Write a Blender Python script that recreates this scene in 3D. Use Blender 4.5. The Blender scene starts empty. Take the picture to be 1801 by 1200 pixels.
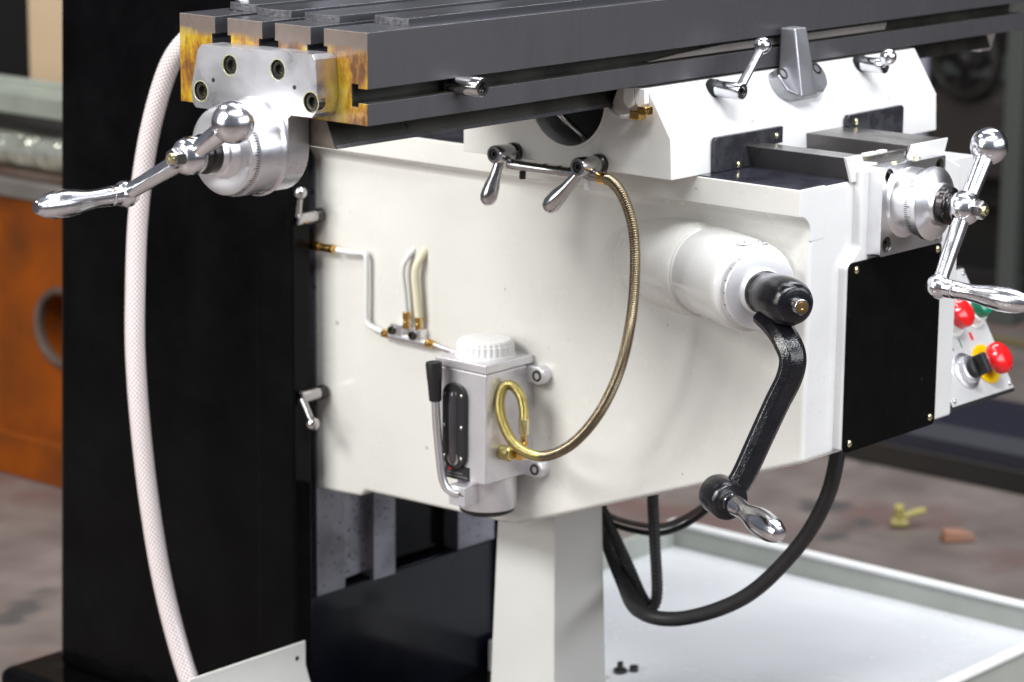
import bpy, bmesh, math, random
from mathutils import Vector, Matrix
random.seed(4)
PI = math.pi
S = 0.001; ZO = 1080.0            # everything is drawn in millimetres; the floor lies at z = -1080
col = bpy.context.scene.collection
sc = bpy.context.scene
def W(p): return Vector((p[0]*S, p[1]*S, (p[2]+ZO)*S))

# ------------------------------------------------------------------ camera
cam = bpy.data.cameras.new('camera'); camo = bpy.data.objects.new('camera', cam); col.objects.link(camo)
yaw, pit, roll = math.radians(49.3179), math.radians(12.5359), math.radians(0.49052)
fw = Vector((math.sin(yaw)*math.cos(pit), math.cos(yaw)*math.cos(pit), -math.sin(pit)))
rt = Vector((math.cos(yaw), -math.sin(yaw), 0)); up = rt.cross(fw)
r2 = math.cos(roll)*rt + math.sin(roll)*up; u2 = -math.sin(roll)*rt + math.cos(roll)*up
M = Matrix((r2, u2, -fw)).transposed().to_4x4(); M.translation = W((-1869.3, -1785.62, 284.68))
camo.matrix_world = M
cam.sensor_width = 36; cam.lens = 4934.46/1801*36; cam.clip_start = 0.1; cam.clip_end = 200
cam.dof.use_dof = True; cam.dof.focus_distance = 2.78; cam.dof.aperture_fstop = 6.3
sc.camera = camo
# ------------------------------------------------------------------ world + lamps
wd = bpy.data.worlds.new('World'); sc.world = wd; wd.use_nodes = True
bg = wd.node_tree.nodes['Background']; bg.inputs[0].default_value = (0.80, 0.86, 1.0, 1); bg.inputs[1].default_value = 0.17
def area(name, loc, target, sx, sy, power, colr=(1, 1, 1)):
    l = bpy.data.lights.new(name, 'AREA'); l.shape = 'RECTANGLE'; l.size = sx; l.size_y = sy; l.energy = power; l.color = colr
    o = bpy.data.objects.new(name, l); col.objects.link(o); o.location = W(loc)
    d = (W(target) - W(loc)).normalized(); o.rotation_euler = d.to_track_quat('-Z', 'Y').to_euler()
    return o
area('workshop_lamp', (-2400, 900, 1600), (450, 150, -350), 1.7, 0.9, 122, (1, 0.99, 0.965))
area('workshop_lamp', (-2800, 1300, 350), (300, 150, -200), 1.8, 0.9, 36, (1, 0.99, 0.965))
area('workshop_lamp', (1000, -2700, 800), (620, -150, -300), 3.2, 1.1, 60, (0.93, 0.96, 1.0))
area('ceiling_lamp', (0, -2000, 2500), (600, -100, -200), 2.0, 0.5, 52, (0.95, 0.97, 1.0))
area('ceiling_lamp', (-900, -1400, 2700), (400, 100, -300), 2.6, 0.35, 105, (0.97, 0.98, 1.0))
area('ceiling_lamp', (900, 200, 2900), (700, 200, -300), 3.0, 0.35, 60, (0.95, 0.97, 1.0))
area('ceiling_lamp', (2600, 200, 2700), (2300, 300, -1080), 0.4, 2.4, 66, (0.97, 0.98, 1.0))
area('ceiling_lamp', (-200, 2600, 2600), (1200, 2000, -700), 2.0, 0.4, 45, (1, 0.97, 0.93))
sc.view_settings.view_transform = 'Standard'; sc.view_settings.look = 'None'
sc.view_settings.exposure = 0.0; sc.view_settings.gamma = 1.0; sc.view_settings.use_curve_mapping = False
sc.render.engine = 'CYCLES'

# ------------------------------------------------------------------ materials
def mat(name, c, rough=0.5, metal=0.0, c2=None, vs=20.0, vlo=0.4, vhi=0.65, bump=0.0, bs=400.0, stretch=None, coat=0.0, rvar=0.0, spec=0.5, detail=6, dots=None, bd=0.001):
    m = bpy.data.materials.new(name); m.use_nodes = True; nt = m.node_tree; b = nt.nodes['Principled BSDF']
    N = lambda t: nt.nodes.new(t); L = nt.links.new
    b.inputs['Base Color'].default_value = (*c, 1); b.inputs['Roughness'].default_value = rough; b.inputs['Metallic'].default_value = metal
    b.inputs['Coat Weight'].default_value = coat; b.inputs['Coat Roughness'].default_value = 0.08; b.inputs['Specular IOR Level'].default_value = spec
    tc = N('ShaderNodeTexCoord'); src = tc.outputs['Object']
    if stretch:
        mp = N('ShaderNodeMapping'); mp.inputs['Scale'].default_value = stretch; L(src, mp.inputs['Vector']); src = mp.outputs['Vector']
    if c2 or rvar:
        n = N('ShaderNodeTexNoise'); n.inputs['Scale'].default_value = vs; n.inputs['Detail'].default_value = detail; n.inputs['Roughness'].default_value = 0.6; L(src, n.inputs['Vector'])
        r = N('ShaderNodeMapRange'); r.inputs['From Min'].default_value = vlo; r.inputs['From Max'].default_value = vhi; L(n.outputs['Fac'], r.inputs['Value'])
        if c2:
            mx = N('ShaderNodeMix'); mx.data_type = 'RGBA'; mx.inputs[6].default_value = (*c, 1); mx.inputs[7].default_value = (*c2, 1)
            L(r.outputs[0], mx.inputs[0]); colout = mx.outputs[2]
            if dots:
                dn = N('ShaderNodeTexNoise'); dn.inputs['Scale'].default_value = dots[1]; dn.inputs['Detail'].default_value = 1; L(tc.outputs['Object'], dn.inputs['Vector'])
                dr = N('ShaderNodeMapRange'); dr.inputs['From Min'].default_value = dots[2]; dr.inputs['From Max'].default_value = dots[2]+0.03; L(dn.outputs['Fac'], dr.inputs['Value'])
                m2 = N('ShaderNodeMix'); m2.data_type = 'RGBA'; m2.inputs[7].default_value = (*dots[0], 1); L(colout, m2.inputs[6]); L(dr.outputs[0], m2.inputs[0]); colout = m2.outputs[2]
            L(colout, b.inputs['Base Color'])
        if rvar:
            rr = N('ShaderNodeMapRange'); rr.inputs['To Min'].default_value = max(0.02, rough-rvar); rr.inputs['To Max'].default_value = rough+rvar
            L(r.outputs[0], rr.inputs['Value']); L(rr.outputs[0], b.inputs['Roughness'])
    if bump:
        n2 = N('ShaderNodeTexNoise'); n2.inputs['Scale'].default_value = bs; n2.inputs['Detail'].default_value = 3; L(src, n2.inputs['Vector'])
        bp = N('ShaderNodeBump'); bp.inputs['Strength'].default_value = bump; bp.inputs['Distance'].default_value = bd; L(n2.outputs['Fac'], bp.inputs['Height']); L(bp.outputs[0], b.inputs['Normal'])
    return m
MT = {}
MT['cream'] = mat('cream_paint', (0.70, 0.695, 0.66), 0.26, 0, (0.66, 0.65, 0.61), 5, bump=0.6, bs=17, bd=0.003, coat=0.4, rvar=0.08, dots=((0.42, 0.40, 0.36), 75, 0.79))
MT['white'] = mat('lit_front_paint', (0.70, 0.70, 0.695), 0.28, 0, (0.735, 0.735, 0.73), 8, bump=0.5, bs=18, bd=0.002, coat=0.3, rvar=0.05)  # copy of the cream paint, cool front light put into its colour
MT['boss'] = mat('boss_paint', (0.67, 0.67, 0.65), 0.22, 0, (0.70, 0.695, 0.68), 12, bump=0.4, bs=25, bd=0.002, coat=0.5)
MT['post'] = mat('post_paint', (0.67, 0.67, 0.64), 0.4, 0, (0.72, 0.715, 0.69), 7, bump=0.1, bs=60)
MT['tray'] = mat('tray_paint', (0.72, 0.735, 0.76), 0.28, 0, (0.63, 0.645, 0.67), 4, rvar=0.12, bump=0.05, bs=20, dots=((0.40, 0.40, 0.40), 90, 0.80))
MT['rim'] = mat('rim_paint', (0.44, 0.46, 0.42), 0.45, 0, (0.38, 0.40, 0.36), 8)
MT['black'] = mat('black_gloss_paint', (0.0018, 0.0018, 0.0021), 0.20, 0, (0.0035, 0.0035, 0.004), 7, bump=0.5, bs=22, bd=0.003, rvar=0.08, spec=0.09)
MT['panel'] = mat('black_panel', (0.0028, 0.0028, 0.003), 0.5, 0, (0.0036, 0.0036, 0.004), 40, rvar=0.08, dots=((0.06, 0.06, 0.07), 260, 0.82), spec=0.05)
MT['castblk'] = mat('black_cast_enamel', (0.006, 0.006, 0.008), 0.15, 0, (0.010, 0.010, 0.013), 60, bump=0.40, bs=520, rvar=0.05)
MT['rubber'] = mat('black_rubber', (0.014, 0.014, 0.016), 0.42, 0, (0.02, 0.02, 0.022), 50)
MT['alu'] = mat('cast_aluminium', (0.74, 0.74, 0.77), 0.33, 1.0, (0.62, 0.62, 0.66), 9, bump=0.06, bs=300, rvar=0.09)
MT['alum'] = mat('machined_aluminium', (0.87, 0.87, 0.89), 0.33, 1.0, (0.82, 0.82, 0.85), 30, rvar=0.03, bump=0.015, bs=400)
MT['pump'] = mat('pump_casting', (0.76, 0.75, 0.78), 0.40, 0.75, (0.67, 0.66, 0.69), 30, bump=0.22, bs=700, rvar=0.06)
MT['chrome'] = mat('satin_chrome', (0.78, 0.78, 0.81), 0.20, 1.0, (0.70, 0.70, 0.74), 60, rvar=0.05, bump=0.03, bs=300)
MT['steel'] = mat('polished_steel', (0.55, 0.54, 0.54), 0.19, 1.0, (0.46, 0.45, 0.46), 60, rvar=0.06, bump=0.04, bs=600)
MT['dsteel'] = mat('dark_steel', (0.075, 0.07, 0.07), 0.28, 0.9, (0.045, 0.042, 0.042), 30, rvar=0.08)
MT['bolt'] = mat('blackened_bolt', (0.022, 0.020, 0.016), 0.25, 0.3, (0.05, 0.045, 0.035), 120)
MT['socket'] = mat('socket_dark', (0.004, 0.004, 0.004), 0.5)
MT['brass'] = mat('brass', (0.80, 0.52, 0.16), 0.22, 1.0, (0.62, 0.38, 0.12), 60, rvar=0.08)
MT['zinc'] = mat('yellow_zinc_screw', (0.80, 0.74, 0.46), 0.25, 1.0, (0.66, 0.60, 0.40), 90)
MT['coil'] = mat('brass_coil', (0.33, 0.275, 0.19), 0.24, 1.0, (0.26, 0.21, 0.14), 60)
MT['coil2'] = mat('gilt_coil', (0.56, 0.48, 0.20), 0.25, 1.0, (0.44, 0.38, 0.16), 60)
MT['tblside'] = mat('ground_iron', (0.118, 0.114, 0.124), 0.38, 0.5, (0.066, 0.064, 0.070), 9, stretch=(1, 1, 0.3), rvar=0.15, bump=0.06, bs=300, dots=((0.42, 0.42, 0.45), 420, 0.815), detail=9)
MT['tbltop'] = mat('ground_table_top', (0.13, 0.13, 0.145), 0.30, 0.7, (0.09, 0.09, 0.10), 12, stretch=(0.2, 1, 1), rvar=0.08)
MT['under'] = mat('dark_iron', (0.030, 0.029, 0.026), 0.35, 0.3, (0.045, 0.042, 0.034), 12, rvar=0.1, bump=0.15, bs=500)  # darker iron for the slide, table underside, front slot inside and pocket back
MT['landend'] = mat('rough_cast_iron', (0.10, 0.10, 0.11), 0.55, 0.4, (0.05, 0.05, 0.055), 220, bump=0.8, bs=350)
MT['way'] = mat('way_steel', (0.30, 0.30, 0.335), 0.38, 0.6, (0.22, 0.22, 0.25), 18, rvar=0.1, dots=((0.09, 0.09, 0.11), 160, 0.66))
MT['oilway'] = mat('oiled_way', (0.020, 0.020, 0.026), 0.12, 0.2, (0.05, 0.05, 0.07), 22, rvar=0.06)
MT['rail'] = mat('ground_rail', (0.20, 0.19, 0.185), 0.28, 0.8, (0.13, 0.12, 0.115), 16, stretch=(1, 0.2, 1), rvar=0.08)
MT['wiper'] = mat('oily_wiper_rubber', (0.024, 0.024, 0.028), 0.30, 0, (0.042, 0.042, 0.050), 60, rvar=0.14, bump=0.2, bs=120, spec=0.4)
MT['pipe'] = mat('white_nylon_pipe', (0.70, 0.71, 0.70), 0.3)
MT['pipe2'] = mat('cream_nylon_pipe', (0.74, 0.68, 0.50), 0.3)
MT['plastic'] = mat('white_plastic', (0.80, 0.80, 0.79), 0.35)
MT['blkplastic'] = mat('black_plastic', (0.012, 0.012, 0.013), 0.45, bump=0.1, bs=500)
MT['red'] = mat('red_plastic', (0.72, 0.012, 0.014), 0.18, coat=0.4)
MT['green'] = mat('green_plastic', (0.0, 0.20, 0.105), 0.18, coat=0.4)
MT['yellow'] = mat('yellow_plastic', (0.80, 0.52, 0.0), 0.35)
MT['linep'] = mat('worn_yellow_line', (0.16, 0.12, 0.03), 0.6, 0, (0.12, 0.10, 0.06), 5)
MT['dullyel'] = mat('dull_yellow_plastic', (0.34, 0.29, 0.09), 0.6)
MT['slideend'] = mat('bare_cast_end', (0.16, 0.125, 0.105), 0.45, 0.3, (0.10, 0.08, 0.065), 25)
MT['gunk'] = mat('yellow_grease', (0.42, 0.42, 0.12), 0.3, 0, (0.62, 0.60, 0.45), 90)
MT['castgrey'] = mat('grey_casting', (0.50, 0.50, 0.53), 0.36, 0.9, (0.42, 0.42, 0.45), 25, rvar=0.06, bump=0.08, bs=300)
MT['farpost'] = mat('far_post_paint', (0.05, 0.055, 0.05), 0.6)
MT['fariron'] = mat('far_iron', (0.022, 0.021, 0.022), 0.5)
MT['sheenbk'] = mat('black_enamel_blue_sheen', (0.005, 0.006, 0.011), 0.20, 0, (0.008, 0.009, 0.016), 5, rvar=0.08, bump=0.06, bs=25, spec=0.35)  # black column paint with its bluish reflected sheen put into the base colour
MT['hubblk'] = mat('black_hub_enamel', (0.005, 0.005, 0.007), 0.16, 0, (0.009, 0.009, 0.011), 60, bump=0.25, bs=700, rvar=0.05)
MT['dialface'] = mat('satin_dial', (0.84, 0.84, 0.86), 0.40, 0.7, (0.80, 0.80, 0.83), 30, rvar=0.04)
MT['greyp'] = mat('grey_print', (0.20, 0.20, 0.21), 0.5)
MT['faceplate'] = mat('control_faceplate', (0.60, 0.60, 0.60), 0.25, 0.25, (0.66, 0.66, 0.66), 12)
MT['glass'] = mat('sight_glass', (0.05, 0.046, 0.052), 0.06, 0.2, coat=0.6)
MT['orange'] = mat('orange_enamel', (0.26, 0.058, 0.003), 0.6, 0, (0.09, 0.028, 0.008), 5, vlo=0.38, vhi=0.70, detail=10, spec=0.15)
MT['rust'] = mat('rusty_iron', (0.06, 0.028, 0.017), 0.6, 0, (0.11, 0.08, 0.065), 6)
MT['greyiron'] = mat('grey_iron', (0.16, 0.145, 0.135), 0.6, 0, (0.11, 0.10, 0.09), 6)
MT['film'] = mat('plastic_film', (0.85, 0.87, 0.74), 0.12, 0.8, (0.45, 0.47, 0.36), 14, bump=1.0, bs=22, bd=0.02)
MT['palegreen'] = mat('pale_green_paint', (0.26, 0.28, 0.24), 0.5, 0, (0.20, 0.22, 0.18), 9)
MT['tan'] = mat('tan_board', (0.52, 0.39, 0.24), 0.7, 0, (0.56, 0.42, 0.28), 3)
MT['dark'] = mat('dark_machine_paint', (0.007, 0.0065, 0.006), 0.5, 0, (0.012, 0.010, 0.008), 4)
MT['navy'] = mat('dark_blue_paint', (0.010, 0.011, 0.022), 0.5, 0, (0.014, 0.014, 0.022), 4)
MT['brown'] = mat('dark_brown_wall', (0.016, 0.012, 0.010), 0.7, 0, (0.03, 0.023, 0.019), 1.2)
MT['violet'] = mat('pale_violet_sheet', (0.30, 0.29, 0.36), 0.5)
MT['terracotta'] = mat('orange_clay', (0.30, 0.14, 0.085), 0.8, 0, (0.25, 0.16, 0.12), 30)
MT['chip'] = mat('steel_swarf', (0.5, 0.5, 0.5), 0.2, 1.0)

def grease():
    m = bpy.data.materials.new('greased_casting'); m.use_nodes = True; nt = m.node_tree; b = nt.nodes['Principled BSDF']
    N = lambda t: nt.nodes.new(t); L = nt.links.new
    tc = N('ShaderNodeTexCoord'); mp = N('ShaderNodeMapping'); mp.inputs['Scale'].default_value = (1, 1, 0.45); L(tc.outputs['Object'], mp.inputs['Vector'])
    n = N('ShaderNodeTexNoise'); n.inputs['Scale'].default_value = 34; n.inputs['Detail'].default_value = 10; n.inputs['Roughness'].default_value = 0.7; L(mp.outputs[0], n.inputs['Vector'])
    cr = N('ShaderNodeValToRGB'); e = cr.color_ramp.elements
    e[0].position = 0.35; e[0].color = (0.05, 0.018, 0.005, 1); e[1].position = 0.66; e[1].color = (0.42, 0.33, 0.11, 1)
    for p, c in ((0.43, (0.12, 0.045, 0.008, 1)), (0.49, (0.28, 0.13, 0.006, 1)), (0.565, (0.40, 0.27, 0.006, 1))):
        q = e.new(p); q.color = c
    L(n.outputs['Fac'], cr.inputs[0])
    # a machined, hardly greased strip along the top edge, with a ragged boundary
    sp = N('ShaderNodeSeparateXYZ'); L(tc.outputs['Object'], sp.inputs[0])
    n2 = N('ShaderNodeTexNoise'); n2.inputs['Scale'].default_value = 70; L(tc.outputs['Object'], n2.inputs['Vector'])
    ad = N('ShaderNodeMath'); ad.operation = 'MULTIPLY_ADD'; ad.inputs[1].default_value = 0.014; L(n2.outputs['Fac'], ad.inputs[0]); L(sp.outputs['Z'], ad.inputs[2])
    mr = N('ShaderNodeMapRange'); mr.inputs['From Min'].default_value = 1.066; mr.inputs['From Max'].default_value = 1.073; L(ad.outputs[0], mr.inputs['Value'])
    st = N('ShaderNodeMix'); st.data_type = 'RGBA'; st.inputs[6].default_value = (0.17, 0.14, 0.125, 1); st.inputs[7].default_value = (0.085, 0.06, 0.045, 1); L(n.outputs['Fac'], st.inputs[0])
    mx = N('ShaderNodeMix'); mx.data_type = 'RGBA'; L(mr.outputs[0], mx.inputs[0]); L(cr.outputs[0], mx.inputs[6]); L(st.outputs[2], mx.inputs[7]); L(mx.outputs[2], b.inputs['Base Color'])
    b.inputs['Roughness'].default_value = 0.30; b.inputs['Coat Weight'].default_value = 0.8; b.inputs['Coat Roughness'].default_value = 0.1
    bp = N('ShaderNodeBump'); bp.inputs['Strength'].default_value = 0.5; bp.inputs['Distance'].default_value = 0.003; L(n.outputs['Fac'], bp.inputs['Height']); L(bp.outputs[0], b.inputs['Normal'])
    return m
MT['grease'] = grease()

def braid():
    m = bpy.data.materials.new('braided_pvc'); m.use_nodes = True; nt = m.node_tree; b = nt.nodes['Principled BSDF']
    N = lambda t: nt.nodes.new(t); L = nt.links.new
    uv = N('ShaderNodeUVMap'); sp = N('ShaderNodeSeparateXYZ'); L(uv.outputs[0], sp.inputs[0])
    def wave(a, bb):
        x = N('ShaderNodeMath'); x.operation = 'MULTIPLY'; x.inputs[1].default_value = a; L(sp.outputs['X'], x.inputs[0])
        y = N('ShaderNodeMath'); y.operation = 'MULTIPLY_ADD'; y.inputs[1].default_value = bb; L(sp.outputs['Y'], y.inputs[0]); L(x.outputs[0], y.inputs[2])
        s = N('ShaderNodeMath'); s.operation = 'SINE'; L(y.outputs[0], s.inputs[0]); return s.outputs[0]
    a = wave(2*PI*165, 2*PI*14); c = wave(2*PI*165, -2*PI*14)
    mn = N('ShaderNodeMath'); mn.operation = 'MAXIMUM'; L(a, mn.inputs[0]); L(c, mn.inputs[1])
    mr = N('ShaderNodeMapRange'); mr.inputs['From Min'].default_value = -0.3; mr.inputs['From Max'].default_value = 0.45; L(mn.outputs[0], mr.inputs['Value'])
    mx = N('ShaderNodeMix'); mx.data_type = 'RGBA'; mx.inputs[6].default_value = (0.26, 0.24, 0.235, 1); mx.inputs[7].default_value = (0.80, 0.76, 0.75, 1); L(mr.outputs[0], mx.inputs[0]); L(mx.outputs[2], b.inputs['Base Color'])
    bp = N('ShaderNodeBump'); bp.inputs['Strength'].default_value = 0.25; bp.inputs['Distance'].default_value = 0.0006; L(mr.outputs[0], bp.inputs['Height']); L(bp.outputs[0], b.inputs['Normal'])
    b.inputs['Roughness'].default_value = 0.28; b.inputs['Coat Weight'].default_value = 0.5; b.inputs['Coat Tint'].default_value = (1, 0.9, 0.93, 1)
    return m
MT['braid'] = braid()

def concrete():
    m = bpy.data.materials.new('worn_concrete'); m.use_nodes = True; nt = m.node_tree; b = nt.nodes['Principled BSDF']
    N = lambda t: nt.nodes.new(t); L = nt.links.new
    tc = N('ShaderNodeTexCoord')
    def noise(s, d, lo, hi, off=0):
        mp = N('ShaderNodeMapping'); mp.inputs['Location'].default_value = (off, off, 0); L(tc.outputs['Object'], mp.inputs['Vector'])
        n = N('ShaderNodeTexNoise'); n.inputs['Scale'].default_value = s; n.inputs['Detail'].default_value = d; L(mp.outputs[0], n.inputs['Vector'])
        r = N('ShaderNodeMapRange'); r.inputs['From Min'].default_value = lo; r.inputs['From Max'].default_value = hi; L(n.outputs['Fac'], r.inputs['Value']); return r.outputs[0]
    def mix(f, a, c):
        x = N('ShaderNodeMix'); x.data_type = 'RGBA'; L(f, x.inputs[0])
        if isinstance(a, tuple): x.inputs[6].default_value = (*a, 1)
        else: L(a, x.inputs[6])
        x.inputs[7].default_value = (*c, 1); return x.outputs[2]
    c = mix(noise(7, 6, 0.35, 0.7), (0.19, 0.16, 0.145), (0.12, 0.10, 0.09))
    c = mix(noise(3.1, 4, 0.54, 0.66, 7), c, (0.14, 0.09, 0.08))
    c = mix(noise(5.3, 3, 0.60, 0.68, 21), c, (0.075, 0.072, 0.07))
    L(c, b.inputs['Base Color']); b.inputs['Roughness'].default_value = 0.5
    return m
MT['floor'] = concrete()

# ------------------------------------------------------------------ mesh helpers
def frame(ax, ref=None):
    a = Vector(ax).normalized()
    r = Vector(ref) if ref else (Vector((0, 0, 1)) if abs(a.z) < 0.9 else Vector((1, 0, 0)))
    u = (r - a*r.dot(a)).normalized(); v = a.cross(u); return a, u, v
def crom(pts, n):
    P = [Vector(p) for p in pts]; P = [2*P[0]-P[1]] + P + [2*P[-1]-P[-2]]; out = []
    for i in range(1, len(P)-2):
        a, b, c, d = P[i-1], P[i], P[i+1], P[i+2]
        for k in range(n):
            t = k/n
            out.append(0.5*((2*b) + (c-a)*t + (2*a-5*b+4*c-d)*t*t + (3*b-a-3*c+d)*t**3))
    out.append(P[-2]); return out
class G:
    def __init__(s): s.v = []; s.f = []; s.m = []; s.uv = {}; s.mi = 0
    def add(s, vs, fs):
        o = len(s.v); s.v += [Vector(p) for p in vs]
        for f in fs: s.f.append([i+o for i in f]); s.m.append(s.mi)
        return s
    def box(s, x0, x1, y0, y1, z0, z1):
        return s.add([(x, y, z) for x in (x0, x1) for y in (y0, y1) for z in (z0, z1)],
                     [(0, 1, 3, 2), (4, 6, 7, 5), (0, 4, 5, 1), (2, 3, 7, 6), (0, 2, 6, 4), (1, 5, 7, 3)])
    def prism(s, poly, ax, a0, a1):
        def P(p, a): return (a, p[0], p[1]) if ax == 'X' else (p[0], a, p[1]) if ax == 'Y' else (p[0], p[1], a)
        n = len(poly)
        return s.add([P(p, a0) for p in poly] + [P(p, a1) for p in poly],
                     [tuple(range(n))[::-1], tuple(range(n, 2*n))] + [(i, (i+1) % n, n+(i+1) % n, n+i) for i in range(n)])
    def lathe(s, o, ax, prof, seg=32, ref=None, ribs=None, caps=True):
        a, u, v = frame(ax, ref); o = Vector(o); vs = []; fs = []; rings = []
        for t, r in prof:
            if r <= 1e-6: rings.append([len(vs)]); vs.append(o + a*t)
            else:
                ring = []
                for k in range(seg):
                    th = 2*PI*k/seg; rr = r*(ribs(k) if ribs else 1); ring.append(len(vs)); vs.append(o + a*t + (u*math.cos(th) + v*math.sin(th))*rr)
                rings.append(ring)
        for A, B in zip(rings[:-1], rings[1:]):
            for k in range(seg):
                k2 = (k+1) % seg
                if len(A) == 1 and len(B) == 1: continue
                if len(A) == 1: fs.append((A[0], B[k], B[k2]))
                elif len(B) == 1: fs.append((A[k], A[k2], B[0]))
                else: fs.append((A[k], A[k2], B[k2], B[k]))
        if caps and len(rings[0]) > 1: fs.append(tuple(rings[0][::-1]))
        if caps and len(rings[-1]) > 1: fs.append(tuple(rings[-1]))
        return s.add(vs, fs)
    def sphere(s, o, r, seg=24):
        n = seg//2
        return s.lathe(o, (0, 0, 1), [(-r*math.cos(PI*i/n), r*math.sin(PI*i/n)) for i in range(n+1)], seg)
    def cyl(s, a, b, r, seg=24, c=0.0):
        d = Vector(b)-Vector(a); L = d.length
        pr = [(0, r), (L, r)] if not c else [(0, r-c), (c, r), (L-c, r), (L, r-c)]
        return s.lathe(a, d, pr, seg)
    def sweep(s, pts, sect, ref=None, uvs=False, caps=True):
        # sect: callable(i, n) -> list of (a, b) section offsets in the moving frame
        n = len(pts); T = [(pts[min(i+1, n-1)]-pts[max(i-1, 0)]).normalized() for i in range(n)]
        a, u, v = frame(T[0], ref); vs = []; fs = []; o = len(s.v); L = 0.0
        for i in range(n):
            if i:
                L += (pts[i]-pts[i-1]).length
                if ref: u = (Vector(ref) - T[i]*Vector(ref).dot(T[i])).normalized()
                else: u = (u - T[i]*u.dot(T[i])).normalized()
                v = T[i].cross(u)
            q = sect(i, n); m = len(q)
            for k, (x, y) in enumerate(q):
                if uvs: s.uv[o+len(vs)] = (L*S, k/m)
                vs.append(pts[i] + u*x + v*y)
        for i in range(n-1):
            for k in range(m): fs.append((i*m+k, i*m+(k+1) % m, (i+1)*m+(k+1) % m, (i+1)*m+k))
        if caps: fs.append(tuple(range(m))[::-1]); fs.append(tuple(range((n-1)*m, n*m)))
        return s.add(vs, fs)
    def tube(s, pts, r, seg=12, n=8, uvs=False, rf=None):
        P = crom(pts, n) if n > 1 else [Vector(p) for p in pts]
        def sect(i, N):
            rr = rf(i, N) if rf else r
            return [(rr*math.cos(2*PI*k/seg), rr*math.sin(2*PI*k/seg)) for k in range(seg)]
        return s.sweep(P, sect, None, uvs)
def obj(name, g, mats, parent=None, bev=0.0, bseg=2, ang=38, sub=0):
    me = bpy.data.meshes.new(name); me.from_pydata([W(p) for p in g.v], [], g.f)
    mats = mats if isinstance(mats, (list, tuple)) else [mats]
    for k in mats: me.materials.append(MT[k])
    me.polygons.foreach_set('material_index', g.m)
    bm = bmesh.new(); bm.from_mesh(me); bmesh.ops.recalc_face_normals(bm, faces=bm.faces[:]); bm.to_mesh(me); bm.free()
    if g.uv:
        ul = me.uv_layers.new(name='UVMap')
        for p in me.polygons:
            vv = [g.uv.get(me.loops[l].vertex_index, (0, 0)) for l in p.loop_indices]
            wrap = max(q[1] for q in vv) - min(q[1] for q in vv) > 0.5
            for l, q in zip(p.loop_indices, vv): ul.data[l].uv = (q[0], q[1]+1 if wrap and q[1] < 0.5 else q[1])
    me.polygons.foreach_set('use_smooth', [True]*len(me.polygons)); me.set_sharp_from_angle(angle=math.radians(ang))
    o = bpy.data.objects.new(name, me); col.objects.link(o)
    if parent:
        o.parent = parent
        if parent.type == 'EMPTY': o.matrix_parent_inverse = Matrix.Translation(-parent.location)
    if bev:
        b = o.modifiers.new('edge', 'BEVEL'); b.width = bev*S; b.segments = bseg; b.limit_method = 'ANGLE'; b.angle_limit = math.radians(32); b.harden_normals = True
    return o
def cut(o, g):
    c = obj('cutter', g, 'dark'); m = o.modifiers.new('cut', 'BOOLEAN'); m.operation = 'DIFFERENCE'; m.solver = 'EXACT'; m.object = c
    while o.modifiers.find('cut') > 0: o.modifiers.move(o.modifiers.find('cut'), 0)
    keep = [(x.name) for x in o.modifiers if x.name != 'cut']
    for k in keep: o.modifiers[k].show_viewport = False
    bpy.context.view_layer.update(); dg = bpy.context.evaluated_depsgraph_get()
    me = bpy.data.meshes.new_from_object(o.evaluated_get(dg)); o.modifiers.remove(m)
    for k in keep: o.modifiers[k].show_viewport = True
    o.data = me; me.set_sharp_from_angle(angle=math.radians(38)); bpy.data.objects.remove(c)
def tag(o, label, cat, group=None):
    o['label'] = label; o['category'] = cat
    if group: o['group'] = group
    return o
def thing(name, label, cat, at, group=None):
    o = bpy.data.objects.new(name, None); o.empty_display_size = 0.02; col.objects.link(o); o.location = W(at)
    return tag(o, label, cat, group)
def struct(o): o['kind'] = 'structure'; return o
def arc(cx, cy, r, a0, a1, n):
    return [(cx + r*math.cos(math.radians(a0+(a1-a0)*i/n)), cy + r*math.sin(math.radians(a0+(a1-a0)*i/n))) for i in range(n+1)]
def rrect(x0, x1, y0, y1, r, n=5):
    return arc(x1-r, y1-r, r, 0, 90, n) + arc(x0+r, y1-r, r, 90, 180, n) + arc(x0+r, y0+r, r, 180, 270, n) + arc(x1-r, y0+r, r, 270, 360, n)
def capscrew(name, parent, at, ax, r, h, mt='bolt', ring=None):
    a = Vector(ax).normalized(); at = Vector(at)
    g = G().lathe(at - a*2, a, [(0, r), (h+1, r), (h+2, r*0.93), (h+2, r*0.60), (h+2-r*0.5, r*0.52), (h+2-r*0.5, 0)], 24)
    o = obj(name, g, mt, parent)
    return o
def panscrew(name, parent, at, ax, r, mt='zinc'):
    a, u, v = frame(ax); at = Vector(at)
    g = G().lathe(at - a*1.5, a, [(0, r), (2.2, r), (3.2, r*0.8), (3.8, r*0.4), (3.9, 0)], 18)
    o = obj(name, g, mt, parent)
    c = at + a*2.2
    s = G(); 
    for d in (u, v):
        e = u if d is v else v
        s.add([c + d*x*r*0.55 + e*y*r*0.11 + a*z for x in (-1, 1) for y in (-1, 1) for z in (-0.6, 0.5)], [(0, 1, 3, 2), (4, 6, 7, 5), (0, 4, 5, 1), (2, 3, 7, 6), (0, 2, 6, 4), (1, 5, 7, 3)])
    return o
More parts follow.
